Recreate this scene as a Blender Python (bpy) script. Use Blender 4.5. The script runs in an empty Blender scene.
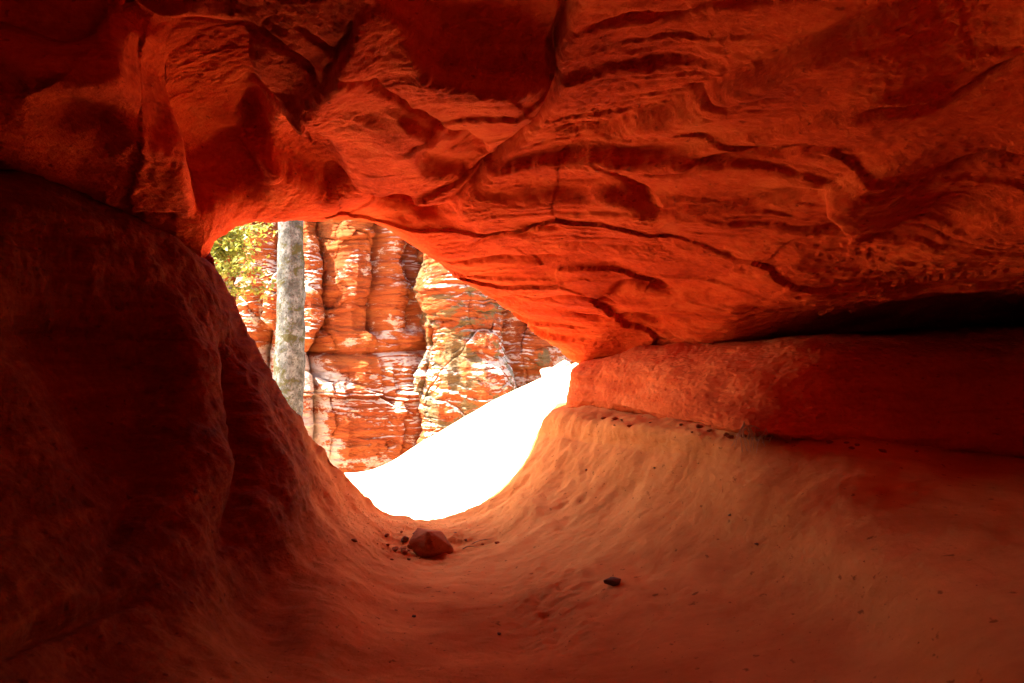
import bpy, bmesh, math, random
import numpy as np

# ------------------------------------------------------------------ camera, sky, sun, exposure
S = bpy.context.scene
COL = S.collection
CAMZ = 1.1
FPX = 683.0
cam_d = bpy.data.cameras.new('camera'); cam = bpy.data.objects.new('camera', cam_d); COL.objects.link(cam)
cam.location = (0, 0, CAMZ); cam.rotation_euler = (math.radians(90), 0, 0)
cam_d.sensor_width = 36; cam_d.lens = 24.0
cam_d.clip_start = 0.02; cam_d.clip_end = 500
cam_d.dof.use_dof = True; cam_d.dof.focus_distance = 5.5; cam_d.dof.aperture_fstop = 7.0
S.camera = cam

SUN_TO = np.array([-0.62, -0.175, 0.77]); SUN_TO = SUN_TO / np.linalg.norm(SUN_TO)
elev = math.asin(SUN_TO[2]); azim = math.atan2(SUN_TO[0], SUN_TO[1])
W = bpy.data.worlds.new('World'); S.world = W; W.use_nodes = True
nt = W.node_tree; nt.nodes.clear()
sky = nt.nodes.new('ShaderNodeTexSky'); sky.sky_type = 'NISHITA'; sky.sun_disc = False
sky.sun_elevation = elev; sky.sun_rotation = azim
bg = nt.nodes.new('ShaderNodeBackground'); bg.inputs['Strength'].default_value = 0.13
wo = nt.nodes.new('ShaderNodeOutputWorld')
nt.links.new(sky.outputs[0], bg.inputs[0]); nt.links.new(bg.outputs[0], wo.inputs[0])
sl = bpy.data.lights.new('sun', 'SUN'); sl.energy = 5.0; sl.angle = math.radians(0.5); sl.color = (1, 0.95, 0.88)
so = bpy.data.objects.new('sun', sl); COL.objects.link(so)
from mathutils import Vector
so.rotation_euler = Vector(SUN_TO.tolist()).to_track_quat('Z', 'Y').to_euler()
so.location = (-6, 0, 12)
S.view_settings.view_transform = 'Standard'; S.view_settings.look = 'None'
S.view_settings.gamma = 1; S.view_settings.exposure = 3.6
S.render.engine = 'CYCLES'
S.cycles.max_bounces = 10; S.cycles.diffuse_bounces = 8; S.cycles.glossy_bounces = 2
S.cycles.use_denoising = True
S.cycles.sample_clamp_indirect = 6.0
S.cycles.caustics_reflective = False; S.cycles.caustics_refractive = False

# ------------------------------------------------------------------ helpers
rng = np.random.default_rng(7)
_perm = rng.permutation(256).astype(np.int32); _perm = np.concatenate([_perm, _perm, _perm])
_grad = rng.normal(size=(256, 3)); _grad /= np.linalg.norm(_grad, axis=1)[:, None]

_cellr = rng.uniform(-1, 1, (256, 7))
def pnoise(p):
    i = np.floor(p).astype(np.int64); f = p - i; i &= 255
    u = f * f * f * (f * (f * 6 - 15) + 10)
    r = 0
    for dx in (0, 1):
        wx = u[..., 0] if dx else 1 - u[..., 0]
        for dy in (0, 1):
            wy = u[..., 1] if dy else 1 - u[..., 1]
            for dz in (0, 1):
                wz = u[..., 2] if dz else 1 - u[..., 2]
                h = _perm[_perm[_perm[(i[..., 0] + dx) & 255] + ((i[..., 1] + dy) & 255)] + ((i[..., 2] + dz) & 255)]
                g = _grad[h]
                r = r + wx * wy * wz * (g[..., 0] * (f[..., 0] - dx) + g[..., 1] * (f[..., 1] - dy) + g[..., 2] * (f[..., 2] - dz))
    return r * 1.5

def fbm(p, freq, octs=4, gain=0.5, scale=(1, 1, 1), seed=0.0):
    q = p * np.array(scale) * freq + seed
    a, r = 1.0, 0
    for _ in range(octs):
        r = r + a * pnoise(q); q = q * 2.03 + 17.3; a *= gain
    return r

def ridged(p, freq, octs=3, scale=(1, 1, 1), seed=0.0):
    q = p * np.array(scale) * freq + seed
    a, r = 1.0, 0
    for _ in range(octs):
        r = r + a * (1 - 2 * np.abs(pnoise(q))); q = q * 2.1 + 9.1; a *= 0.5
    return r

def plates(p, cell, seed, tilt=.5, crack=.0, cw=.05):
    """broken plates: cells of jointed rock, each with its own height and tilt, and a thin crack between"""
    q = p / np.array(cell); i = np.floor(q).astype(np.int64)
    f1 = np.full(q.shape[:-1], 9.0); f2 = f1.copy(); h = np.zeros_like(f1)
    for dx in (-1, 0, 1):
        for dy in (-1, 0, 1):
            for dz in (-1, 0, 1):
                c = i + np.array([dx, dy, dz])
                k = _perm[(_perm[(_perm[(c[..., 0] + seed) & 255] + c[..., 1]) & 255] + c[..., 2]) & 255]
                o = _cellr[k]; d = q - (c + .5 + .42 * o[..., :3]); r = (d * d).sum(-1)
                m = r < f1
                f2 = np.where(m, f1, np.minimum(f2, r))
                h = np.where(m, o[..., 3] + tilt * (d * o[..., 4:7]).sum(-1) * 2, h); f1 = np.where(m, r, f1)
    e = np.sqrt(f2) - np.sqrt(f1)
    return h - crack * np.exp(-(e / cw) ** 2)

class Strata:
    """hard and soft beds: protrusion as a function of height"""
    def __init__(self, z0, z1, tmin, tmax, seed, groove=0.5):
        r = np.random.default_rng(seed)
        e = [z0]
        while e[-1] < z1: e.append(e[-1] + r.uniform(tmin, tmax) * (0.45 if r.random() < .35 else 1))
        self.e = np.array(e); self.v = r.uniform(-1, 1, len(e) + 1); self.g = r.uniform(0.2, 1.0, len(e) + 1) * groove
    def __call__(self, z, sharp=0.02, saw=0.0):
        k = np.clip(np.searchsorted(self.e, z), 1, len(self.e) - 1)
        lo = self.e[k - 1]; hi = self.e[k]
        a = np.maximum(z - lo, 0); b = np.maximum(hi - z, 0)
        v = self.v[k] + saw * (1 - 2 * a / np.maximum(a + b, 1e-6))
        rnd = 1 - np.exp(-a / sharp); rnd2 = 1 - np.exp(-b / sharp)
        return v * np.minimum(rnd, 1) * rnd2 - self.g[k] * np.exp(-a / sharp) - self.g[np.clip(k + 1, 0, len(self.g) - 1)] * np.exp(-b / sharp) + 0.0

def W3(px, py, d): return ((px - 512) / FPX * d, d, CAMZ + (341.5 - py) / FPX * d)

def deep(p, k): return (p[0], p[1], p[2] * (p[2] / 3.0) ** k)      # depth estimate stretched along the tunnel

def cm(ctrl, subs, axis):
    """interpolate a control grid along one axis with Catmull-Rom"""
    c = np.moveaxis(ctrl, axis, 0); n = len(c)
    ext = np.concatenate([2 * c[:1] - c[1:2], c, 2 * c[-1:] - c[-2:-1]])
    out = []
    for i in range(n - 1):
        p0, p1, p2, p3 = ext[i], ext[i + 1], ext[i + 2], ext[i + 3]
        m = subs[i]
        for k in range(m):
            t = k / m
            out.append(0.5 * ((2 * p1) + (-p0 + p2) * t + (2 * p0 - 5 * p1 + 4 * p2 - p3) * t * t + (-p0 + 3 * p1 - 3 * p2 + p3) * t ** 3))
    out.append(c[-1])
    return np.moveaxis(np.array(out), 0, axis)

def grid_normals(P):
    du = np.gradient(P, axis=0); dv = np.gradient(P, axis=1)
    n = np.cross(du, dv); return n / (np.linalg.norm(n, axis=-1, keepdims=True) + 1e-12)

def mesh_from(name, verts, faces, mat, smooth=True):
    me = bpy.data.meshes.new(name)
    v = np.asarray(verts, dtype=np.float32).reshape(-1, 3); f = np.asarray(faces, dtype=np.int32)
    me.vertices.add(len(v)); me.vertices.foreach_set('co', v.ravel())
    k = f.shape[1]
    me.loops.add(f.size); me.loops.foreach_set('vertex_index', f.ravel())
    me.polygons.add(len(f)); me.polygons.foreach_set('loop_start', np.arange(0, f.size, k, dtype=np.int32))
    me.polygons.foreach_set('use_smooth', np.full(len(f), smooth))
    me.update(calc_edges=True); me.validate()
    me.materials.append(mat)
    o = bpy.data.objects.new(name, me); COL.objects.link(o)
    return o

def grid_mesh(name, P, mat, flip=False, wrap=False, skip=None):
    nu, nv = P.shape[:2]
    a = np.arange(nu * nv).reshape(nu, nv)
    if wrap: a = np.concatenate([a, a[:1]], 0)
    f = np.stack([a[:-1, :-1], a[1:, :-1], a[1:, 1:], a[:-1, 1:]], -1).reshape(-1, 4)
    if skip is not None: f = f[~skip.ravel()[f].any(1)]
    if flip: f = f[:, ::-1]
    return mesh_from(name, P, f, mat)

def tag(o, label=None, cat=None, group=None, kind=None):
    if label: o['label'] = label
    if cat: o['category'] = cat
    if group: o['group'] = group
    if kind: o['kind'] = kind
    return o

def proj(P):
    y = np.maximum(P[..., 1], 0.3)
    return 512 + P[..., 0] / y * FPX, 341.5 - (P[..., 2] - CAMZ) / y * FPX

def seg_dist(px, py, line):
    """distance to a polyline, signed side (left of travel is +) and position along it 0..1"""
    best = np.full(px.shape, 1e9); side = np.zeros(px.shape); along = np.zeros(px.shape)
    L = [0]
    for (x0, y0), (x1, y1) in zip(line[:-1], line[1:]): L.append(L[-1] + math.hypot(x1 - x0, y1 - y0))
    for i, ((x0, y0), (x1, y1)) in enumerate(zip(line[:-1], line[1:])):
        ex, ey = x1 - x0, y1 - y0; l2 = ex * ex + ey * ey
        t = np.clip(((px - x0) * ex + (py - y0) * ey) / l2, 0, 1)
        dx, dy = px - (x0 + t * ex), py - (y0 + t * ey)
        d = np.hypot(dx, dy); m = d < best
        best = np.where(m, d, best); side = np.where(m, np.sign(ey * (px - x0) - ex * (py - y0)), side)
        along = np.where(m, (L[i] + t * math.sqrt(l2)) / L[-1], along)
    return best, side, along

def groove(px, py, line, depth, width, wob=0):
    d, s, t = seg_dist(px, py, line)
    fade = np.clip(np.minimum(t, 1 - t) * 6, 0, 1) * .8 + .2
    return -depth * fade * np.exp(-(d / width) ** 1.6)

def step(px, py, line, amp, decay, sharp=3, side=1):
    """plate edge: raised by amp on one side of the line, easing back over decay px"""
    d, s, t = seg_dist(px, py, line)
    sd = d * s * side
    fade = np.clip(np.minimum(t, 1 - t) * 4, 0, 1)
    ramp = 1 / (1 + np.exp(-np.clip(sd / sharp, -30, 30)))
    return amp * fade * ramp * np.exp(-np.maximum(sd, 0) / decay) 

def dent(px, py, c, rx, ry, depth, rot=0, p=2.0):
    a = math.radians(rot); x = px - c[0]; y = py - c[1]
    u = (x * math.cos(a) + y * math.sin(a)) / rx; v = (-x * math.sin(a) + y * math.cos(a)) / ry
    return -depth * np.exp(-(u * u + v * v) ** (p / 2))

def scar(px, py, pts, depth, sharp=3.0, easing=60):
    """angular hollow where a block has fallen out: steep on its edge, easing out again inside"""
    inside = np.zeros(px.shape, bool); n = len(pts)
    for (x0, y0), (x1, y1) in zip(pts, pts[1:] + pts[:1]):
        c = ((y0 > py) != (y1 > py)); xi = x0 + (py - y0) * (x1 - x0) / ((y1 - y0) if y1 != y0 else 1e-9)
        inside ^= c & (px < xi)
    d, _, _ = seg_dist(px, py, pts + pts[:1])
    sd = np.where(inside, d, -d)
    return -depth / (1 + np.exp(-np.clip(sd / sharp, -30, 30)))

# ------------------------------------------------------------------ materials
class NT:
    def __init__(self, name):
        self.m = bpy.data.materials.new(name); self.m.use_nodes = True
        self.t = self.m.node_tree; self.t.nodes.clear()
        self.out = self.n('ShaderNodeOutputMaterial'); self.b = self.n('ShaderNodeBsdfPrincipled')
        self.l(self.b.outputs[0], self.out.inputs[0])
        self.geo = self.n('ShaderNodeNewGeometry')
    def n(self, k): return self.t.nodes.new(k)
    def l(self, a, b): self.t.links.new(a, b)
    def coord(self, scale=(1, 1, 1), rot=(0, 0, 0)):
        m = self.n('ShaderNodeMapping'); m.inputs['Scale'].default_value = scale; m.inputs['Rotation'].default_value = rot
        self.l(self.geo.outputs['Position'], m.inputs['Vector']); return m.outputs[0]
    def noise(self, scale, detail=5, rough=.55, vec=None, dist=0.0):
        x = self.n('ShaderNodeTexNoise'); x.inputs['Scale'].default_value = scale; x.inputs['Detail'].default_value = detail
        x.inputs['Roughness'].default_value = rough; x.inputs['Distortion'].default_value = dist
        self.l(vec if vec is not None else self.coord(), x.inputs['Vector']); return x.outputs[0]
    def ramp(self, fac, stops):
        r = self.n('ShaderNodeValToRGB'); e = r.color_ramp.elements
        while len(e) < len(stops): e.new(0.5)
        for k, (p, c) in enumerate(stops):
            e[k].position = p; e[k].color = (*c, 1) if len(c) == 3 else c
        self.l(fac, r.inputs[0]); return r.outputs[0]
    def mask(self, fac, a, b):
        r = self.n('ShaderNodeMapRange'); r.inputs[1].default_value = a; r.inputs[2].default_value = b
        r.interpolation_type = 'SMOOTHSTEP'
        self.l(fac, r.inputs[0]); return r.outputs[0]
    def mix(self, fac, a, b, mode='MIX'):
        x = self.n('ShaderNodeMix'); x.data_type = 'RGBA'; x.blend_type = mode
        for s, v in ((x.inputs[0], fac), (x.inputs[6], a), (x.inputs[7], b)):
            if hasattr(v, 'is_linked'): self.l(v, s)
            elif isinstance(v, (int, float)): s.default_value = v
            else: s.default_value = (*v, 1)
        return x.outputs[2]
    def math(self, op, a, b):
        x = self.n('ShaderNodeMath'); x.operation = op
        for s, v in ((x.inputs[0], a), (x.inputs[1], b)):
            if hasattr(v, 'is_linked'): self.l(v, s)
            else: s.default_value = v
        return x.outputs[0]
    def bump(self, h, dist, strength=1.0, prev=None):
        x = self.n('ShaderNodeBump'); x.inputs['Distance'].default_value = dist; x.inputs['Strength'].default_value = strength
        self.l(h, x.inputs['Height'])
        if prev is not None: self.l(prev, x.inputs['Normal'])
        return x.outputs[0]
    def done(self, col, normal=None, rough=.9, spec=.15):
        self.l(col, self.b.inputs['Base Color']) if hasattr(col, 'is_linked') else None
        if not hasattr(col, 'is_linked'): self.b.inputs['Base Color'].default_value = (*col, 1)
        self.b.inputs['Roughness'].default_value = rough
        self.b.inputs['Specular IOR Level'].default_value = spec
        if normal is not None: self.l(normal, self.b.inputs['Normal'])
        return self.m

def rock_mat(name, dark, mid, light, bands=True, fine=1.0, pits=0.0, spec=.02, dust_glow=None):
    t = NT(name)
    vec_s = t.coord((0.8, 0.8, 7.0))
    big = t.noise(1.7, 6, .6)
    strat = t.noise(2.2, 6, .62, vec_s, 0.6)
    fine_n = t.noise(38, 5, .65)
    mixf = t.math('ADD', t.math('MULTIPLY', big, .5), t.math('MULTIPLY', strat, .5))
    mixf = t.math('ADD', mixf, t.math('MULTIPLY', t.math('SUBTRACT', fine_n, .5), .35))
    c = t.ramp(mixf, [(.34, dark), (.5, mid), (.66, light)])
    if dust_glow:                                             # dusty floor sand, carried up the wall near the lip as painted glow
        at = t.n('ShaderNodeAttribute'); at.attribute_name = 'dust_glow'
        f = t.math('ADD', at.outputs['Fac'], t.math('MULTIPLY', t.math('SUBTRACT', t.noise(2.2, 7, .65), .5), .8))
        c = t.mix(t.mask(f, .15, .85), c, t.ramp(t.noise(1.6, 8, .68, t.coord((.9, 1.3, 1)), .3), [(.36, dust_glow[0]), (.64, dust_glow[1])]))
    spots = t.mask(t.noise(24, 3, .5, t.coord((1, 1, 1.8))), .66, .74)      # dark iron and lichen specks
    c = t.mix(t.math('MULTIPLY', spots, .55), c, tuple(x * .25 for x in dark))
    nb = t.bump(t.noise(9, 6, .55, t.coord((1, 1, 2.5))), .014 * fine)
    nb = t.bump(t.noise(75, 5, .7), .006 * fine, 1.0, nb)
    if pits:
        v = t.n('ShaderNodeTexVoronoi'); v.inputs['Scale'].default_value = 26
        t.l(t.coord((1, 1, 1.6)), v.inputs['Vector'])
        nb = t.bump(t.mask(v.outputs[0], .1, .5), .02 * pits, 1.0, nb)
    return t.done(c, nb, .95, spec)

M_CEIL = rock_mat('red_sandstone', (.36, .027, .005), (.54, .052, .008), (.62, .092, .016), fine=1.6)
M_FLOOR = rock_mat('dusty_shaded_sandstone', (.08, .009, .001), (.13, .017, .002), (.20, .034, .005), fine=.8, dust_glow=((.40, .115, .026), (.60, .215, .055)))  # rock tones darkened to put the left wall's shade into the colour
M_LEDGE = rock_mat('pitted_red_sandstone', (.36, .05, .011), (.50, .085, .018), (.58, .13, .034), pits=.15, fine=.6)

def cliff_mat(name, moss=0.0, pale=0.5, west=None):
    t = NT(name)
    vec_s = t.coord((0.5, 0.5, 6.0))
    strat = t.noise(1.6, 7, .62, vec_s, .8)
    big = t.noise(.6, 5, .55)
    f = t.math('ADD', t.math('MULTIPLY', strat, .6), t.math('MULTIPLY', big, .4))
    c = t.ramp(f, [(.34, (.10, .020, .005)), (.44, (.23, .045, .010)), (.56, (.28, .070, .015)), (.72, (.29, .12, .035))])
    # pale paint on ledges that face up, standing in for sunlit highlights
    sx = t.n('ShaderNodeSeparateXYZ'); t.l(t.geo.outputs['Normal'], sx.inputs[0])
    up = t.math('MULTIPLY', t.mask(sx.outputs[2], .12, .45), t.mask(t.noise(.8, 6, .65), .47, .56))
    c = t.mix(t.math('MULTIPLY', up, .85), c, (.55, .46, .36))
    bn = t.noise(1.5, 9, .74, t.coord((1, 1, 2.0)))
    if west is not None:                                # one lower flank painted paler, as if in dappled sun
        sp_ = t.n('ShaderNodeSeparateXYZ'); t.l(t.geo.outputs['Position'], sp_.inputs[0])
        bn = t.math('ADD', bn, t.math('MULTIPLY', t.math('MULTIPLY', t.mask(t.math('MULTIPLY', sp_.outputs[0], -1), -west - .2, -west + .5), t.mask(t.math('MULTIPLY', sp_.outputs[2], -1), -1.3, -.4)), .16))
    bl = t.mask(bn, .63 - .14 * pale, .68 - .14 * pale)
    c = t.mix(t.math('MULTIPLY', bl, .7), c, (.50, .40, .29))  # pale patches painted in for blown-out sunlight
    if moss:
        g = t.mask(t.noise(1.3, 6, .7, t.coord((1, 1, 1.5)), .5), .60 - .12 * moss, .66 - .12 * moss)
        c = t.mix(t.math('MULTIPLY', g, .75), c, (.085, .082, .035))
    sp = t.mask(t.noise(13, 4, .6, t.coord((1, 1, 4))), .63, .72)
    c = t.mix(t.math('MULTIPLY', sp, .6), c, (.08, .03, .015))
    nb = t.bump(t.noise(4, 8, .65, t.coord((1, 1, 4)), .5), .10)
    nb = t.bump(t.noise(30, 5, .7, t.coord((1, 1, 2))), .02, 1.0, nb)
    return t.done(c, nb, .9, .1)

def simple_mat(name, a, b, scale, bump=.01, bscale=30, rough=.9):
    t = NT(name); c = t.ramp(t.noise(scale, 6, .6), [(.35, a), (.65, b)])
    return t.done(c, t.bump(t.noise(bscale, 6, .6), bump), rough, .1)

M_SAND = simple_mat('pale_sand', (.66, .44, .27), (.74, .52, .34), 3.0, .01, 25)

# ------------------------------------------------------------------ the cave
CX, CZ = W3(400, 370, 4.0)[0], W3(400, 370, 4.0)[2]
def radial(p):
    v = np.array([p[0] - CX, 0, p[2] - CZ]); return v / np.linalg.norm(v)

# --- ceiling: rows run outer face, hidden turn, rim, then towards the camera and on behind it
ceil_cols = [
    ('L', (-400, 170, 2.1), (-400, 100, 1.8), (-400, 0, 1.6), (-400, -200, 1.3)),
    ('L', (-100, 190, 2.7), (-100, 130, 2.3), (-100, 50, 2.05), (-100, -80, 1.7)),
    ('L', (0, 207, 3.05), (0, 140, 2.5), (0, 60, 2.2), (0, -60, 1.85)),
    ('L', (110, 232, 3.5), (100, 150, 2.75), (90, 70, 2.3), (80, -60, 1.85)),
    ('L', (192, 262, 3.8), (185, 180, 3.1), (170, 80, 2.5), (150, -60, 1.9)),
    ('O', (212, 247, 3.75), (212, 172, 3.2), (200, 80, 2.55), (195, -60, 1.9)),
    ('O', (238, 228, 3.8), (245, 168, 3.3), (240, 80, 2.6), (240, -60, 1.9)),
    ('O', (272, 222, 3.85), (280, 163, 3.3), (275, 80, 2.6), (280, -60, 1.9)),
    ('O', (320, 218, 3.9), (325, 160, 3.35), (320, 80, 2.62), (330, -60, 1.92)),
    ('O', (372, 217, 4.0), (382, 166, 3.4), (385, 82, 2.65), (390, -60, 1.94)),
    ('O', (405, 231, 4.05), (430, 178, 3.45), (440, 88, 2.7), (450, -60, 1.95)),
    ('O', (440, 258, 4.15), (475, 195, 3.5), (490, 95, 2.7), (505, -60, 1.95)),
    ('O', (478, 289, 4.25), (525, 218, 3.55), (550, 103, 2.72), (570, -60, 1.95)),
    ('O', (510, 311, 4.33), (565, 238, 3.6), (605, 115, 2.75), (630, -60, 1.95)),
    ('O', (545, 334, 4.42), (610, 258, 3.62), (670, 130, 2.75), (700, -60, 1.93)),
    ('O', (580, 354, 4.5), (655, 275, 3.62), (725, 145, 2.72), (760, -60, 1.9)),
    ('R', (612, 358, 4.45), (700, 285, 3.55), (780, 153, 2.65), (820, -60, 1.86)),
    ('R', (700, 352, 4.0), (780, 292, 3.3), (860, 162, 2.5), (910, -60, 1.8)),
    ('R', (850, 345, 4.0), (900, 282, 2.95), (960, 170, 2.4), (1020, -60, 1.75)),
    ('R', (1024, 338, 3.9), (1040, 265, 2.6), (1090, 170, 2.2), (1150, -60, 1.65)),
    ('R', (1400, 335, 3.1), (1400, 250, 2.0), (1420, 150, 1.8), (1450, -60, 1.45)),
]
C = []
for ci, (kind, rim, a, b, c) in enumerate(ceil_cols):
    e = float(np.interp(ci, [0, 5, 7, 9, 12], [-.22, -.22, 0, .32, .45])); rim, a, b, c = (deep(q, e) for q in (rim, a, b, c))
    r = np.array(W3(*rim)); rows = []
    if kind == 'O':
        rd = radial(r)
        rows += [r + rd * 3.5 + np.array([0, .2, 1.5]), r + rd * 1.2 + np.array([0, .55, .2]), r + rd * .22 + np.array([0, .33, 0])]
    elif kind == 'L':
        h = np.array(W3(rim[0] - 5, rim[1] + 55, rim[2] + .6))
        rows += [h + np.array([-2.5, 1.5, -.6]), h + np.array([-.9, .5, -.3]), h]
    else:
        h = np.array(W3(rim[0] + 5, rim[1] + 20, rim[2] + .7))
        rows += [h + np.array([3, 1.5, -.6]), h + np.array([1.0, .5, -.25]), h]
    rows += [r, np.array(W3(*a)), np.array(W3(*b)), np.array(W3(*c))]
    q = rows[-1]
    rows += [np.array([q[0] * 1.15, .1, q[2] + .05]), np.array([q[0] * 1.3, -2.2, q[2] - .1]), np.array([q[0] * 1.3, -5.0, q[2] - .3])]
    C.append(rows)
C = np.array(C)
C = np.concatenate([C[:1] + np.array([-1.6, 0, -3.0]), C[:1] + np.array([-.8, 0, -.7]), C, C[-1:] + np.array([.8, 0, -.7]), C[-1:] + np.array([1.6, 0, -3.0])])
csub = [8, 8, 10, 24, 40, 40, 16, 20, 26, 34, 38, 34, 34, 36, 34, 34, 36, 34, 44, 54, 54, 30, 8, 8]
P = cm(cm(C, csub, 0), [8, 10, 16, 150, 170, 120, 30, 14, 8], 1)
N = grid_normals(P)
if (N * (P - np.array([0, 1.5, CAMZ]))).sum(-1)[:, 60:400].mean() > 0: N = -N
px, py = proj(P)
px = px + 5 * fbm(P, 4, 3, .4, seed=3) + 12 * fbm(P, 2, 2, seed=87); py = py + 5 * fbm(P, 4, 3, .4, seed=11) + 9 * fbm(P, 2, 2, seed=88)     # the joints wander
near = np.clip((P[..., 1] - .5) / .8, 0, 1)
st = Strata(-6, 9, .14, .60, 24, .35); st_f = Strata(-6, 9, .012, .06, 23, .4)
# beds strike away from the opening to the right and dip under the roof
bed = .64 * P[..., 0] + .77 * P[..., 1] + .25 * P[..., 2] + .07 * fbm(P, .7, 3, .45, seed=5) + .014 * fbm(P, 6, 4, .6, seed=6)
Q = np.stack([.77 * P[..., 0] - .64 * P[..., 1], .64 * P[..., 0] + .77 * P[..., 1], P[..., 2]], -1)
right = np.clip((px - 380) / 200, 0, 1)
D = .06 * fbm(P, .9, 3, .38, seed=1) + .030 * st(bed, .005, .75) * np.clip(.45 + 1.6 * fbm(Q, .8, 3, .5, (.5, 1, 1), seed=40), .0, 1.3) * (.12 + .88 * right)
D += (.003 + .007 * right) * st_f(bed + .006 * fbm(P, 6, 3, seed=51), .004, .4) * np.clip(.4 + 1.4 * fbm(P, 1.6, 3, seed=41), 0, 1.2)
WQ = Q + .10 * np.stack([fbm(P, 1.4, 2, seed=81), fbm(P, 1.4, 2, seed=82), .5 * fbm(P, 1.4, 2, seed=83)], -1) + .006 * np.stack([fbm(P, 14, 3, seed=84)] * 3, -1)
D += .012 * plates(WQ, (1.5, .6, .7), 5, .9, 0)
D += (.008 * fbm(Q, 8, 5, .6, (.5, 1.3, 1), seed=8) + .004 * fbm(P, 30, 3, .65, seed=86)) * np.clip(.7 + 1.2 * fbm(P, 1.7, 2, seed=89), .25, 1.5)
F = 0
F = F + groove(px, py, [(568, -20), (566, 40), (560, 80), (548, 105), (520, 140), (490, 172), (455, 205)], .10, 5)
F = F + step(px, py, [(362, -10), (345, 40), (322, 68), (296, 95), (262, 128), (252, 160)], .13, 40, 3, 1)
F = F + groove(px, py, [(360, 5), (340, 48), (322, 72)], .08, 4)
F = F + dent(px, py, (263, 152), 12, 28, .20, 10)
F = F + scar(px, py, [(256, 126), (272, 108), (330, 148), (348, 186), (326, 200), (288, 176), (262, 166)], .15, 3)
F = F + dent(px, py, (412, 203), 36, 13, .22, 12, 3)
F = F + step(px, py, [(350, 192), (375, 186), (445, 200)], .06, 40, 2, 1)
F = F + step(px, py, [(98, 112), (150, 128), (190, 148), (194, 180), (192, 222)], .10, 60, 3, -1)
F = F + scar(px, py, [(118, 42), (232, 28), (264, 112), (250, 158), (262, 186), (206, 206), (196, 190), (190, 146), (146, 108)], .24, 4)
F = F + dent(px, py, (65, 110), 30, 20, .05, 0)
F = F + step(px, py, [(530, 132), (600, 126), (660, 112), (760, 65), (920, -10)], .08, 50, 3, -1)
F = F + groove(px, py, [(530, 132), (600, 126), (660, 112), (760, 65), (920, -10)], .05, 6)
F = F + step(px, py, [(450, 205), (480, 192), (540, 197), (600, 192), (680, 194), (760, 186), (835, 180)], .09, 40, 2, -1)
F = F + groove(px, py, [(590, 160), (660, 200), (760, 188), (835, 178)], .05, 4)
F = F + step(px, py, [(828, 176), (846, 205), (860, 240)], .10, 70, 2, 1)
F = F + step(px, py, [(500, 222), (545, 232), (590, 240), (650, 246), (720, 246), (820, 266), (920, 275)], .075, 45, 4, -1)
F = F + step(px, py, [(560, 282), (620, 288), (700, 292), (800, 292)], .06, 30, 2, -1)
F = F + step(px, py, [(560, 150), (640, 160), (740, 130), (860, 100), (1040, 60)], .05, 60, 2, -1)
F = F + scar(px, py, [(-200, -60), (205, -60), (150, 44), (95, 54), (-200, 46)], .26, 5) + step(px, py, [(-40, 52), (60, 56), (150, 66), (200, 95)], .10, 60, 4, -1)
F = F + groove(px, py, [(455, 262), (520, 258), (575, 245)], .03, 3)
F = F + groove(px, py, [(610, 285), (640, 283), (680, 290)], .06, 4)
F = F + dent(px, py, (1010, 318), 290, 26, .13, -2)
F = F + dent(px, py, (955, 205), 50, 26, .06)
F = F + scar(px, py, [(386, -10), (440, 46), (500, 58), (562, 66), (565, 5), (520, -30)], .07, 3) + scar(px, py, [(420, 138), (470, 128), (492, 160), (470, 176), (440, 162)], .06, 2)
F = F + step(px, py, [(400, 25), (445, 52), (500, 62), (566, 68)], .10, 50, 2, -1)
F = F + step(px, py, [(385, 95), (430, 125), (490, 165)], .08, 40, 2, -1)
F = F + step(px, py, [(455, 205), (478, 215), (478, 235)], .05, 30, 2, 1)
F = F + step(px, py, [(335, 100), (410, 128), (480, 190)], .05, 30, 2, -1)
for ln, dp, w in [([(300, 18), (360, 62), (420, 102), (486, 156)], .05, 3), ([(590, 34), (680, 18), (770, -6)], .04, 3), ([(640, 165), (720, 152), (840, 138)], .04, 2.5),
                  ([(850, 104), (940, 92), (1040, 60)], .04, 3), ([(700, 328), (640, 316), (600, 320), (560, 310)], .05, 2.5), ([(510, 292), (570, 284), (625, 300)], .035, 2.2),
                  ([(245, 20), (290, 52), (325, 74)], .05, 3), ([(470, 240), (510, 228), (570, 222)], .03, 2), ([(690, 88), (740, 92), (800, 84)], .03, 2.5), ([(930, 160), (980, 152), (1040, 156)], .04, 3)]:
    F = F + groove(px, py, ln, dp, w)
P = P + N * (D + F * near)[..., None]
light_hole = (((P[..., 0] - 1.2) / .62) ** 2 + ((P[..., 1] + .6) / .58) ** 2 + .5 * fbm(P, 2.5, 3, seed=98)) < 1      # unseen roof opening added behind the viewpoint to brighten the floor
light_hole &= P[..., 2] > 1.4
ceiling = grid_mesh('rock_arch', P, M_CEIL, skip=light_hole)
tag(ceiling, 'rugged red sandstone ceiling arching low over the bright opening', 'rock arch')

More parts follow.
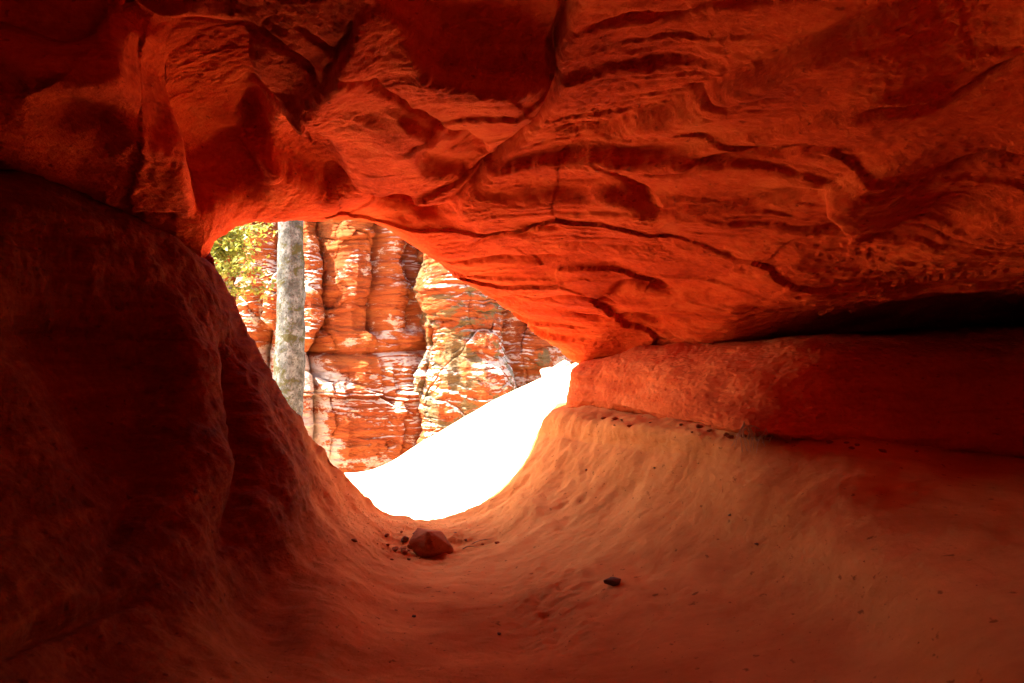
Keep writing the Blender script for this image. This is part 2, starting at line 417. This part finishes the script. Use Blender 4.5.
# --- floor and left wall: one trough, split along its lowest line into two objects
u_cols = [
    ((180, 236, 4.2), (95, 190, 3.8), (0, 155, 3.5), (-400, 120, 2.4)),
    ((203, 262, 3.5), (110, 220, 3.05), (0, 190, 2.6), (-400, 175, 1.7)),
    ((219, 294, 3.42), (120, 258, 2.88), (0, 235, 2.42), (-400, 235, 1.55)),
    ((240, 331, 3.42), (132, 312, 2.75), (0, 310, 2.25), (-400, 320, 1.4)),
    ((270, 385, 3.48), (150, 397, 2.6), (0, 425, 2.0), (-400, 450, 1.25)),
    ((307, 437, 3.6), (195, 490, 2.45), (40, 565, 1.72), (-300, 700, 1.0)),
    ((344, 487, 3.78), (252, 575, 2.45), (130, 690, 1.66), (-100, 1000, .97)),
    ((375, 514, 3.95), (335, 595, 2.65), (280, 720, 1.85), (200, 1150, .95)),
    ((398, 523, 4.0), (385, 602, 2.85), (365, 720, 1.98), (330, 1190, .95)),
    ((425, 526, 4.05), (440, 597, 3.0), (450, 710, 2.07), (440, 1200, .95)),
    ((455, 521, 4.1), (520, 585, 3.1), (570, 700, 2.1), (640, 1200, .95)),
    ((495, 503, 4.15), (600, 560, 3.1), (720, 690, 2.05), (880, 1200, .95)),
    ((525, 473, 4.2), (670, 520, 3.1), (860, 650, 2.05), (1100, 1100, 1.0)),
    ((545, 440, 4.25), (720, 470, 3.05), (960, 560, 2.1), (1300, 850, 1.15)),
    ((559, 412, 4.3), (750, 430, 3.1), (1024, 456, 3.1), (1450, 540, 2.1)),
    ((590, 398, 4.9), (790, 420, 3.6), (1065, 436, 3.6), (1500, 470, 2.7)),
]
U = []
for ci, (lip, a, b, c) in enumerate(u_cols):
    e = float(np.interp(ci, [4, 7, 11], [0, .28, .45])); lip, a, b, c = (deep(q, e) for q in (lip, a, b, c))
    r = np.array(W3(*lip)); rd = radial(r)
    rows = [r + rd * 4 + np.array([0, .4, -.5]), r + rd * 1.2 + np.array([0, .6, 0]), r + rd * .16 + np.array([0, .28, 0]),
            r, np.array(W3(*a)), np.array(W3(*b)), np.array(W3(*c))]
    q = rows[-1]
    rows += [np.array([q[0] * 1.25, -.4, q[2] + .02]), np.array([q[0] * 1.6, -2.5, q[2] + .05]), np.array([q[0] * 1.6, -5, q[2] + .2])]
    U.append(rows)
U = np.array(U)
usub = [16, 30, 34, 46, 50, 50, 40, 26, 26, 36, 44, 44, 44, 44, 30]
P = cm(cm(U, usub, 0), [8, 10, 16, 190, 180, 90, 20, 10, 6], 1)
N = grid_normals(P)
if (N * (P - np.array([0, 1.5, CAMZ]))).sum(-1)[:, 60:400].mean() > 0: N = -N
px, py = proj(P); px = px + 6 * fbm(P, 5, 3, seed=13); py = py + 6 * fbm(P, 5, 3, seed=19)
near = np.clip((P[..., 1] - .5) / .8, 0, 1)
ix = np.arange(P.shape[0]); cut = sum(usub[:8])
wallness = np.clip((sum(usub[:7]) - ix) / 60, 0, 1)[:, None]
zz = P[..., 2] + .05 * P[..., 0] + .06 * fbm(P, 1.2, 4, seed=6)
D = .05 * fbm(P, 1.0, 3, .4, seed=2) * (.4 + wallness) + wallness * (.012 * fbm(P, 5, 5, .6, (1, 1, 1.6), seed=14) + .02 * np.minimum(ridged(P, 1.6, 3, (1, 1, .6), 15) - .7, .4)) + (.012 + .020 * np.exp(-((P[..., 1] - 4.6) / .7) ** 2)) * fbm(P, 3.5, 4, .5, seed=4) + .0018 * fbm(P, 26, 3, .6, seed=9)
D += .012 * st(zz, .02) * np.clip(wallness - .2, 0, 1)
Qf = np.stack([(.84 * P[..., 0] + .54 * P[..., 2]) * .55, P[..., 1] * 2.2, P[..., 2] * .5], -1)
lipn = np.exp(-((P[..., 1] - 4.2) / 1.3) ** 2)
D += (.004 + .012 * lipn) * (1 - wallness) * np.minimum(ridged(Qf + .08 * fbm(P, 2, 2, seed=95)[..., None], 1.1, 4, (1, 1, 1), 46) - .7, .5)
F = dent(px, py, (115, 400), 60, 75, .16) + groove(px, py, [(228, 330), (236, 400), (246, 470), (236, 540)], .12, 13) + groove(px, py, [(150, 300), (160, 380), (150, 470), (120, 560)], .06, 22)
F = F + dent(px, py, (185, 375), 24, 40, -.07, -15) + dent(px, py, (60, 330), 70, 35, .10)
F = F + groove(px, py, [(0, 640), (80, 610), (170, 570)], .04, 7)
F = F + dent(px, py, (270, 620), 40, 60, .08)
F = F + step(px, py, [(505, 548), (560, 515), (620, 478), (668, 446)], .045, 40, 3, 1)
F = F + step(px, py, [(480, 560), (540, 540), (610, 500), (700, 452)], .035, 30, 4, 1)
F = F + step(px, py, [(490, 535), (530, 500), (560, 455), (600, 425)], .04, 30, 4, -1)
F = F + step(px, py, [(520, 530), (570, 490), (620, 440)], .03, 22, 4, 1)
F = F + step(px, py, [(600, 600), (700, 540), (820, 500), (960, 480)], .035, 60, 8, 1)
F = F + step(px, py, [(500, 590), (545, 578), (590, 570), (600, 556)], .04, 60, 3, -1)
F = F + dent(px, py, (540, 625), 40, 40, .03)
F = F + .02 * fbm(P, 13, 3, .55, seed=96) * np.exp(-(((px - 545) / 50) ** 2 + ((py - 620) / 42) ** 2)) + .022 * fbm(P, 12, 3, .55, seed=97) * np.exp(-(((px - 425) / 50) ** 2 + ((py - 545) / 16) ** 2))
F = F + dent(px, py, (432, 552), 38, 15, .05) + dent(px, py, (395, 538), 20, 14, .02)
F = F + groove(px, py, [(600, 415), (680, 425), (740, 440)], .02, 5)
P = P + N * (D + F * near)[..., None]
UP = P
def set_dust_glow(o, a):
    at = o.data.attributes.new('dust_glow', 'FLOAT', 'POINT'); at.data.foreach_set('value', np.ascontiguousarray(a, dtype=np.float32).ravel())
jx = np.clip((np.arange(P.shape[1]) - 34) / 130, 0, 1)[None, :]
dust_glow = np.clip((ix[:, None] - (118 + 70 * jx)) / 120, 0, 1)  # reaches further up the wall by the lip to paint its lit rim
wall = grid_mesh('rock_wall', P[:cut + 1], M_FLOOR); set_dust_glow(wall, dust_glow[:cut + 1])
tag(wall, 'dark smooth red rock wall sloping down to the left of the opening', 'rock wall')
floor = grid_mesh('cave_floor', P[cut:], M_FLOOR); set_dust_glow(floor, dust_glow[cut:])
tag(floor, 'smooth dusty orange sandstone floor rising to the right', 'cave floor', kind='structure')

# --- ledge on the right
l_cols = [
    ((600, 425, 5.2), (600, 412, 5.2), (600, 390, 5.1), (600, 368, 5.1), (620, 352, 5.6)),
    ((567, 420, 4.55), (563, 411, 4.38), (566, 388, 4.32), (573, 367, 4.38), (605, 350, 4.95)),
    ((605, 418, 4.3), (600, 410, 4.02), (604, 386, 4.02), (608, 360, 4.2), (635, 345, 4.8)),
    ((650, 424, 4.0), (645, 413, 3.68), (648, 384, 3.72), (655, 352, 3.95), (675, 338, 4.5)),
    ((755, 445, 3.3), (750, 434, 2.98), (760, 394, 3.12), (780, 347, 3.4), (790, 330, 4.0)),
    ((885, 457, 3.35), (880, 446, 3.02), (888, 396, 3.10), (900, 343, 3.35), (910, 326, 4.2)),
    ((1030, 468, 3.3), (1024, 457, 3.02), (1028, 396, 3.08), (1035, 337, 3.3), (1040, 320, 4.1)),
    ((1450, 530, 2.3), (1450, 515, 2.1), (1450, 420, 2.2), (1450, 335, 2.4), (1450, 315, 3.1)),
    ((2400, 700, .9), (2400, 650, .8), (2400, 480, .85), (2400, 335, 1.0), (2400, 300, 1.4)),
]
L = []
for i, col in enumerate(l_cols):
    rows = [np.array(W3(*deep(p, .45))) for p in col]
    rows = [rows[0] + np.array([.4, .4, -.1])] + rows + [rows[-1] + np.array([.6, .3, .1])]
    L.append(rows)
L.append([p + np.array([.6, -1.6, 0]) for p in L[-1]]); L.append([p + np.array([.3, -3.0, 0]) for p in L[-1]])
L = np.array(L)
P = cm(cm(L, [24, 40, 50, 90, 90, 90, 60, 16, 8, 6], 0), [8, 18, 60, 60, 20, 6], 1)
N = grid_normals(P)
if (N * (P - np.array([0, 1.5, CAMZ]))).sum(-1)[60:300].mean() > 0: N = -N
px, py = proj(P)
D = .035 * fbm(P, 1.5, 4, .45, seed=62) + .010 * fbm(P, 5, 4, .5, (1, 1, 1.6), seed=63) + .015 * st(P[..., 2] + .03 * fbm(P, 2, 3, seed=64), .012)
D += .004 * fbm(P, 30, 3, .6, seed=65)
P = P + N * D[..., None]
ledge = grid_mesh('rock_ledge', P, M_LEDGE)
tag(ledge, 'pitted orange rock ledge resting on the floor right of the opening', 'rock ledge')

# --- back of the cave behind the camera
A, Bz = np.meshgrid(np.linspace(-6, 6, 80), np.linspace(-1, 4, 50), indexing='ij')
Pb = np.stack([A, np.full(A.shape, -3.6), Bz], -1); Pb[..., 1] += .3 * fbm(Pb, .8, 4, seed=91) 
back = grid_mesh('cave_wall', Pb, M_CEIL, flip=True)
tag(back, 'red rock wall closing the cave behind the viewpoint', 'cave wall', kind='structure')

# ------------------------------------------------------------------ outside ground
RX = np.array([-60, -8, -3.2, -2.27, -1.8, -1.48, -.95, -.42, .1, .43, .71, 1.5, 3, 6, 60])
RZ = np.array([-1.3, -1.7, -1.74, -1.75, -1.73, -1.52, -1.18, -.88, -.60, -.46, -.34, .0, .4, .6, .6])
def ground_z(x, y):
    xs = x * 9 / np.clip(y, 6, 9)
    ridge = np.interp(xs, RX, RZ)
    for w in (.12, .25): ridge = .5 * ridge + .25 * (np.interp(xs - w, RX, RZ) + np.interp(xs + w, RX, RZ))
    t = np.clip((y - 4.6) / 4.4, 0, 1); t = t * t * (3 - 2 * t)
    back = np.clip((y - 9) / 1.8, 0, 1); back = back * back * (3 - 2 * back)
    z = -1.65 * (1 - t) + t * ridge - .8 * back
    under = np.clip((5.4 - y) / .6, 0, 1)
    return CAMZ + z - .6 * under
gx = np.concatenate([np.linspace(-120, -7, 30)[:-1], np.linspace(-7, 7, 180), np.linspace(7, 120, 30)[1:]])
gy = np.concatenate([np.linspace(-120, 3, 30)[:-1], np.linspace(3, 14, 150), np.linspace(14, 160, 30)[1:]])
X, Y = np.meshgrid(gx, gy, indexing='ij'); Pg = np.stack([X, Y, ground_z(X, Y)], -1)
Pg[..., 2] += .02 * fbm(Pg, 1.2, 4, seed=71) * ((np.abs(X) < 8) & (Y > 2) & (Y < 15))
ground = grid_mesh('sand_ground', Pg, M_SAND)
tag(ground, 'bright sunlit sand slope outside the cave opening', 'sand', kind='structure')

# ------------------------------------------------------------------ cliffs
def cliff(name, cx, cy, rx, ry, z0, z1, seed, mat, bulge=None, ex=3.2, nt_=900, nz=520, grooves=()):
    th = np.concatenate([np.linspace(-math.pi * 1.08, math.pi * .08, nt_), np.linspace(math.pi * .08, math.pi * .92, 60)[1:-1]])
    z = np.concatenate([np.linspace(z0, CAMZ + 3.4, nz), np.linspace(CAMZ + 3.4, z1, 70)[1:]])
    T, Z = np.meshgrid(th, z, indexing='ij')
    c, s = np.cos(T), np.sin(T)
    rr = (np.abs(c / rx) ** ex + np.abs(s / ry) ** ex) ** (-1 / ex)
    top = np.clip((Z - (z1 - 1.6)) / 1.6, 0, 1); shrink = np.sqrt(np.maximum(1 - top ** 2, 0.0004))
    P = np.stack([cx + rr * c, cy + rr * s, Z], -1)
    st = Strata(z0 - 1, z1 + 1, .10, .42, seed, .6)
    zz = Z + .09 * P[..., 0] * (.3 if seed % 2 else -.2) + .14 * fbm(P, .7, 4, seed=seed)
    st2 = Strata(z0 - 1, z1 + 1, .03, .09, seed + 1, .5)
    D = .24 * fbm(P, .5, 4, .45, (1, 1, .6), seed=seed + 2) + .10 * st(zz, .02, .3) * np.clip(.55 + 1.2 * fbm(P, .7, 3, seed=seed + 3), .05, 1.5)
    D += .022 * st2(zz, .010) * np.clip(.5 + 1.5 * fbm(P, .9, 3, seed=seed + 5), 0, 1.4)
    D += .26 * np.minimum(ridged(P, .55, 3, (1.3, 1.3, .18), seed + 7) - .75, .3) + .02 * fbm(P, 5, 5, .6, (1, 1, 2.4), seed=seed + 9)
    WP = P + .12 * np.stack([fbm(P, 1.2, 3, seed=seed + 11), fbm(P, 1.2, 3, seed=seed + 12), .6 * fbm(P, 1.2, 3, seed=seed + 13)], -1)
    D += .09 * plates(WP, (.95, .95, 1.3), seed % 97, .9, .25, .02) + .018 * plates(WP, (.45, .45, .12), seed % 89, .8, 0)
    if bulge is not None: D += bulge(P)
    qx, qy = proj(P); fr = (s < 0.2)
    for line, dep, w in grooves: D += fr * groove(qx + 2 * fbm(P, 3, 3, seed=3), qy, line, dep, w)
    P[..., 0] = cx + (rr * shrink + D * shrink) * c
    P[..., 1] = cy + (rr * shrink + D * shrink) * s
    return grid_mesh(name, P, mat, wrap=True)

M_C1 = cliff_mat('layered_orange_cliff', 0, .5, -3.1)
M_C2 = cliff_mat('mossy_layered_cliff', .95, .35)
M_C3 = cliff_mat('weathered_layered_cliff', .4, .6)
zb = CAMZ - 3.0
def bulge1(P):
    z = P[..., 2] - CAMZ
    x = P[..., 0] + .10 * fbm(P, .8, 3, seed=111)
    def col(edges, h):
        r = 0
        for a, b in zip(edges[:-1], edges[1:]):
            t = (x - (a + b) / 2) / ((b - a) / 2); r = np.where(np.abs(t) < 1, h * np.sqrt(np.maximum(1 - t * t, 0)), r)
        return r
    hi = 1 / (1 + np.exp(-(z - .25 - .25 * fbm(P, .9, 2, seed=112)) / .03))
    base = hi * col([-8.2, -6.3, -5.0, -4.1, -3.38, -2.5, -1.95, -1.2], .42) + (1 - hi) * col([-7.5, -5.6, -4.3, -3.55, -1.3], .55) - .35
    return base + .25 * np.exp(-((z + 1.2) / .8) ** 2) - .12 * np.exp(-((z + .1) / .12) ** 2) + .1 * np.exp(-((z - .9) / .5) ** 2)
c1 = cliff('sandstone_cliff', -4.9, 14.6, 3.6, 2.4, zb, CAMZ + 5.2, 101, M_C1, bulge1, 3.2, 1000, 560,
           grooves=[([(300, 352), (360, 354), (432, 350)], .2, 3), ([(372, 225), (374, 280), (366, 300)], .12, 3), ([(318, 240), (330, 262), (322, 288)], .12, 3), ([(386, 360), (390, 420), (392, 470)], .08, 3)])
tag(c1, 'broad layered orange cliff behind the tree trunk, paler at its left', 'cliff', 'cliffs beyond the opening')
def bulge2(P):
    z = P[..., 2] - CAMZ
    return .12 * np.exp(-((z + .9) / .5) ** 2) - .10 * np.exp(-((z + .15) / .25) ** 2) + .18 * np.exp(-((z - .95) / .35) ** 2)
c2 = cliff('sandstone_cliff', -.83, 13.2, .72, 1.3, zb, CAMZ + 4.4, 202, M_C2, bulge2, 2.6, 520, 520)
tag(c2, 'narrow cliff pillar with green moss between the broad cliff and the opening edge', 'cliff', 'cliffs beyond the opening')
c3 = cliff('sandstone_cliff', 0.75, 14.6, 1.6, 1.3, zb, CAMZ + 3.9, 303, M_C3, None, 2.6, 520, 460)
tag(c3, 'rightmost weathered cliff seen just above the crest of the sand', 'cliff', 'cliffs beyond the opening')

# ------------------------------------------------------------------ tree
def bark_mat():
    t = NT('mossy_grey_bark')
    c = t.ramp(t.noise(9, 7, .65, t.coord((1, 1, .8))), [(.35, (.025, .022, .016)), (.5, (.062, .058, .047)), (.65, (.12, .112, .095))])
    sp = t.mask(t.noise(26, 6, .7), .53, .60); c = t.mix(t.math('MULTIPLY', sp, .75), c, (.02, .018, .011))
    mo = t.mask(t.noise(2.6, 9, .78, t.coord((1, 1, 1.2)), .3), .50, .57)
    c = t.mix(t.math('MULTIPLY', mo, .93), c, (.034, .028, .006))
    return t.done(c, t.bump(t.noise(22, 6, .7), .02), .9, .1)
M_BARK = bark_mat()
def leaf_mat(name, a, b):
    t = NT(name); oi = t.noise(3.5, 3, .6)
    c = t.ramp(oi, [(.35, a), (.65, b)]); t.done(c, None, .5, .3)
    tr = t.n('ShaderNodeBsdfTranslucent'); t.l(c, tr.inputs[0])
    mx = t.n('ShaderNodeMixShader'); mx.inputs[0].default_value = .4
    t.l(t.b.outputs[0], mx.inputs[1]); t.l(tr.outputs[0], mx.inputs[2]); t.l(mx.outputs[0], t.out.inputs[0])
    return t.m
M_LEAF = leaf_mat('yellow_green_leaf', (.12, .135, .014), (.24, .22, .03))
M_LEAF2 = leaf_mat('beech_leaf', (.06, .10, .02), (.12, .15, .03))

def tube(path, radii, n=20, wob=0.0, seed=0):
    path = np.array(path, float); V = []; Fc = []
    for i, p in enumerate(path):
        d = path[min(i + 1, len(path) - 1)] - path[max(i - 1, 0)]; d /= np.linalg.norm(d)
        a = np.cross(d, [0, 1, 0] if abs(d[1]) < .9 else [1, 0, 0]); a /= np.linalg.norm(a); b = np.cross(d, a)
        for k in range(n):
            t = 2 * math.pi * k / n; V.append(p + radii[i] * (math.cos(t) * a + math.sin(t) * b))
    V = np.array(V)
    if wob:
        c = np.repeat(path, n, 0); V = c + (V - c) * (1 + wob * fbm(V, 4, 4, seed=seed))[:, None]
    for i in range(len(path) - 1):
        for k in range(n):
            Fc.append((i * n + k, i * n + (k + 1) % n, (i + 1) * n + (k + 1) % n, (i + 1) * n + k))
    return V, np.array(Fc)

def join(parts):
    vs, fs, o = [], [], 0
    for v, f in parts: vs.append(v); fs.append(f + o); o += len(v)
    return np.concatenate(vs), np.concatenate(fs)

def leaves(centres, size, seed, droop=.4):
    """pointed oval leaves of four faces, folded on the midrib"""
    r = np.random.default_rng(seed); V = []; Fc = []
    for c in centres:
        a = r.uniform(0, 2 * math.pi); d = np.array([math.cos(a), math.sin(a), r.uniform(-.7, .3)]); d /= np.linalg.norm(d)
        up = np.array([r.normal(0, .8), r.normal(0, .8), 1.0]); s = np.cross(d, up); s /= np.linalg.norm(s); u = np.cross(s, d)
        l = size * r.uniform(.65, 1.25); w = l * .3; o = len(V)
        V += [c, c + d * l * .35 + s * w + u * w * .3, c + d * l * .75 + s * w * .7 + u * w * .2 - np.array([0, 0, droop * l * .15]), c + d * l - np.array([0, 0, droop * l * .3]),
              c + d * l * .75 - s * w * .7 + u * w * .2 - np.array([0, 0, droop * l * .15]), c + d * l * .35 - s * w + u * w * .3, c + d * l * .4, c + d * l * .78 - np.array([0, 0, droop * l * .18])]
        Fc += [(o, o + 6, o + 1, o), (o + 6, o + 7, o + 2, o + 1), (o + 7, o + 3, o + 2, o + 7), (o, o + 5, o + 6, o), (o + 5, o + 4, o + 7, o + 6), (o + 4, o + 3, o + 7, o + 4)]
    T = []
    for f in Fc:
        g = list(dict.fromkeys(f))
        if len(g) == 3: T.append(g)
        else: T += [[g[0], g[1], g[2]], [g[0], g[2], g[3]]]
    return np.array(V), np.array(T)

def empty(name, loc):
    o = bpy.data.objects.new(name, None); COL.objects.link(o); o.location = loc; o.empty_display_size = .2; return o
def child(o, parent):
    o.parent = parent; o.matrix_parent_inverse.identity(); o.location = tuple(-c for c in parent.location); return o

TY = 9.8
tb = np.array([(287 - 512) / FPX * TY, TY, float(ground_z(np.array(-3.2), np.array(TY))) - .15])
H = 9.5; pth = []; rad = []
for i in range(60):
    t = i / 59
    pth.append(tb + np.array([.05 * math.sin(t * 7) + .24 * t - .06, 0, H * t])); rad.append((.232 - .14 * t) * (1 + .5 * math.exp(-t * 30)))
tree = empty('beech_tree', tb)
tag(tree, 'straight pale grey tree trunk with mossy patches standing before the cliff', 'tree')
tv, tf = tube(pth, rad, 40, .11, 5)
child(mesh_from('trunk', tv, tf, M_BARK), tree)
r = random.Random(4); limb_parts = []; lc = []
for i in range(11):
    z = 4.6 + i * .42; a = i * 2.4; base = np.array(pth[int(z / H * 59)]); ln = 2.6 - i * .13
    pts = [base + np.array([math.cos(a) * ln * s, math.sin(a) * ln * s, ln * (.55 * s - .1 * s * s)]) for s in np.linspace(0, 1, 8)]
    limb_parts.append(tube(pts, [.06 * (1 - .85 * s) for s in np.linspace(0, 1, 8)], 8))
    for s in np.linspace(.35, 1, 7):
        p = pts[min(7, int(s * 7))]
        for _ in range(38): lc.append(p + np.array([r.gauss(0, .33), r.gauss(0, .33), r.gauss(0, .16)]))
lv, lf = join(limb_parts); child(mesh_from('limbs', lv, lf, M_BARK), tree)
v, f = leaves(lc, .09, 3); child(mesh_from('crown', v, f, M_LEAF2), tree)

# young leafy tree left of the trunk, its stem behind the rock wall
SY = 10.6
sb = np.array([(205 - 512) / FPX * SY, SY, float(ground_z(np.array(-4.8), np.array(SY))) - .1])
sap = empty('young_tree', sb)
tag(sap, 'leafy yellow-green young tree left of the grey trunk', 'tree')
stem = [sb + np.array([.12 * math.sin(t * 3), 0, 4.6 * t]) for t in np.linspace(0, 1, 16)]
sv, sf = tube(stem, [.05 * (1 - .8 * t) for t in np.linspace(0, 1, 16)], 10); child(mesh_from('trunk', sv, sf, M_BARK), sap)
r = random.Random(9); twigs = []; lc = []
for i in range(44):
    t = r.uniform(.76, 1.0); base = stem[int(t * 15)]; a = r.uniform(0, 2 * math.pi) if i > 10 else r.uniform(-.5, .4); ln = r.uniform(.5, 1.15)
    pts = [base + np.array([math.cos(a) * ln * s, math.sin(a) * ln * s, ln * (.25 * s - .22 * s * s)]) for s in np.linspace(0, 1, 7)]
    twigs.append(tube(pts, [.009 * (1 - .8 * s) for s in np.linspace(0, 1, 7)], 6))
    for s in np.linspace(.2, 1, 12):
        p = pts[min(6, int(s * 6))]
        for _ in range(5): lc.append(p + np.array([r.gauss(0, .10), r.gauss(0, .10), r.gauss(0, .07)]))
lv, lf = join(twigs); child(mesh_from('limbs', lv, lf, M_BARK), sap)
v, f = leaves(lc, .088, 8, .8); child(mesh_from('crown', v, f, M_LEAF), sap)

# ------------------------------------------------------------------ loose stones on the floor
_fx, _fy = proj(UP); _fvis = UP[..., 1] > .6
def on_floor(px, py):
    d = np.where(_fvis & (np.arange(UP.shape[1])[None, :] >= 34), (_fx - px) ** 2 + (_fy - py) ** 2, 1e12)
    return UP[np.unravel_index(np.argmin(d), d.shape)]

def stone(name, loc, size, seed, mat, squash=(1, 1, .75), sink=.2, cuts=5, rot=0.0):
    """angular broken stone: a hull of random points, its edges worn"""
    r = np.random.default_rng(seed); bm = bmesh.new()
    pts = r.normal(size=(15, 3)); pts /= np.linalg.norm(pts, axis=1)[:, None]; pts *= r.uniform(.85, 1.1, (15, 1))
    for p in pts * np.array(squash): bm.verts.new(p)
    h = bmesh.ops.convex_hull(bm, input=bm.verts)
    bmesh.ops.delete(bm, geom=[v for v in bm.verts if not v.link_faces], context='VERTS')
    bmesh.ops.bevel(bm, geom=list(bm.edges), offset=.16, segments=3, profile=.6, affect='EDGES', clamp_overlap=True)
    for v in bm.verts:
        if v.co.length > 1.12: v.co *= 1.12 / v.co.length
    bmesh.ops.triangulate(bm, faces=bm.faces)
    bmesh.ops.subdivide_edges(bm, edges=list(bm.edges), cuts=cuts, use_grid_fill=True)
    c = np.array([v.co for v in bm.verts]); n = .07 * fbm(c, 1.8, 4, .55, seed=seed); co, si = math.cos(rot), math.sin(rot)
    for v, k in zip(bm.verts, n):
        q = v.co * (1 + k) * size; v.co = (q.x * co - q.y * si, q.x * si + q.y * co, q.z)
    for f in bm.faces: f.smooth = True
    me = bpy.data.meshes.new(name); bm.to_mesh(me); bm.free(); me.materials.append(mat)
    o = bpy.data.objects.new(name, me); COL.objects.link(o)
    o.location = (loc[0], loc[1], loc[2] + size * squash[2] * (1 - sink) * .8); return o
M_ST = rock_mat('loose_red_stone', (.18, .045, .015), (.25, .065, .022), (.31, .09, .032), fine=.5)
M_ST2 = simple_mat('dark_grey_pebble', (.12, .05, .028), (.20, .10, .055), 20)
s0 = stone('stone', on_floor(437, 553), .15, 5, M_ST, (1.0, .8, .82), rot=.3)
tag(s0, 'largest angular red-brown stone lying in the hollow of the threshold', 'stone')
s1 = stone('pebble', on_floor(612, 586), .036, 14, M_ST2, (1.15, .8, .6))
tag(s1, 'dark grey oval pebble alone on the open floor', 'pebble')
peb = [(404, 541, .028), (396, 552, .026), (412, 549, .030), (417, 536, .034), (421, 556, .014), (388, 546, .012), (409, 560, .011), (428, 533, .016), (401, 533, .012), (466, 541, .012), (482, 545, .010), (392, 560, .010), (455, 534, .013), (413, 545, .010)]
for i, (x, y, s) in enumerate(peb):
    o = stone('pebble', on_floor(x, y), s, 30 + i, M_ST if i % 3 else M_ST2, (1, .85, .7), cuts=1)
    tag(o, 'small loose pebble scattered round the large stone at the threshold', 'pebble', 'pebbles scattered at the threshold')
for i, (x, y, s) in enumerate([(500, 635, .010), (828 / 2 + 0, 551 + 66, .010), (730, 516, .009), (757, 546, .010), (586, 470, .010), (655, 468, .009)]):
    o = stone('pebble', on_floor(x, y), s, 60 + i, M_ST2, (1, .85, .6), cuts=1)
    tag(o, 'tiny dark crumb of stone stuck on the bare floor', 'pebble', 'crumbs on the bare floor')

# pale boulders breaking the crest of the sand
for i, (x, y, d, sz) in enumerate([(549, 376, 9.05, .16), (560, 368, 9.1, .2)]):
    p = W3(x, y, d); o = stone('boulder', (p[0], p[1], float(ground_z(np.array(p[0]), np.array(p[1]))) - .1), sz, 80 + i, M_SAND, (1.1, .9, .75), cuts=3)
    tag(o, 'pale sunlit boulder half sunk in the crest of the sand', 'boulder', 'boulders along the sand crest')

# dry roots hanging over the crack below the ledge
M_ROOT = simple_mat('dry_root', (.30, .13, .06), (.45, .24, .12), 30)
rt0 = on_floor(756, 440); r = random.Random(3); parts = []
for i in range(16):
    a = r.uniform(0, 2 * math.pi); l = r.uniform(.06, .17); b = rt0 + np.array([r.uniform(-.09, .09), r.uniform(-.05, .02), r.uniform(-.01, .02)])
    pts = [b + np.array([math.cos(a) * l * t + .02 * math.sin(t * 5 + i), -.5 * abs(math.sin(a)) * l * t, .09 * math.sin(t * math.pi) * r.uniform(.7, 1) - .04 * t]) for t in np.linspace(0, 1, 9)]
    parts.append(tube(pts, [.0035 * (1 - .7 * t) for t in np.linspace(0, 1, 9)], 6))
v, f = join(parts); rt = mesh_from('root_tuft', v, f, M_ROOT)
tag(rt, 'tuft of thin dry roots at the crack under the rock ledge', 'roots')

for i in range(26):
    r2 = random.Random(200 + i); t = r2.random(); x = 600 + 330 * t; y = 416 + 35 * t + r2.uniform(0, 9)
    o = stone('pebble', on_floor(x, y), r2.uniform(.007, .022), 120 + i, M_ST, (1.2, .8, .6), cuts=1)
    tag(o, 'small red rock chip lying along the crack under the ledge', 'pebble', 'rock chips along the ledge')

# grit scattered over the floor
r = np.random.default_rng(77); V = []; Fc = []; tet = np.array([(1, 1, 1), (1, -1, -1), (-1, 1, -1), (-1, -1, 1)]) * .6
for k in range(2600):
    if k < 1100: q = on_floor_fast = UP[int(np.clip(r.normal(300, 45), 215, 420)), int(np.clip(34 + abs(r.normal(0, 60)), 36, 300))]
    else: q = UP[r.integers(240, UP.shape[0] - 40), r.integers(40, 420)]
    sz = .0012 + .0035 * r.random() ** 3; o = len(V)
    for t_ in tet: V.append(q + (t_ * r.uniform(.5, 1.2, 3)) * sz)
    Fc += [(o, o + 1, o + 2), (o, o + 2, o + 3), (o, o + 3, o + 1), (o + 1, o + 3, o + 2)]
gr = mesh_from('grit', V, Fc, M_ST, smooth=False)
tag(gr, 'fine reddish grit scattered across the sandstone floor', 'grit', kind='stuff')

# rubble and twigs blown into the hollow of the threshold
r2 = random.Random(31)
for i in range(22):
    o = stone('pebble', on_floor(r2.gauss(415, 26), r2.gauss(547, 7)), .005 + .017 * r2.random() ** 2, 300 + i, M_ST, (1.2, .85, .65), sink=.25, cuts=1)
    tag(o, 'small loose pebble scattered round the large stone at the threshold', 'pebble', 'pebbles scattered at the threshold')
for (x, y, a, l), lab in zip([(482, 543, .2, .13), (403, 550, 1.0, .08), (470, 549, -.3, .09)], ['longest dry twig lying right of the large stone', 'short dry twig among pebbles left of the large stone', 'dry twig just below the longest twig right of the large stone']):
    p = on_floor(x, y); pts = [p + np.array([math.cos(a) * l * (t - .5), math.sin(a) * l * (t - .5) * .6, .010 + .008 * math.sin(t * 4) + .25 * l * (t - .5) * math.cos(a)]) for t in np.linspace(0, 1, 8)]
    v, f = tube(pts, [.0035 - .002 * t for t in np.linspace(0, 1, 8)], 6); tag(mesh_from('twig', v, f, M_ROOT), lab, 'twig')
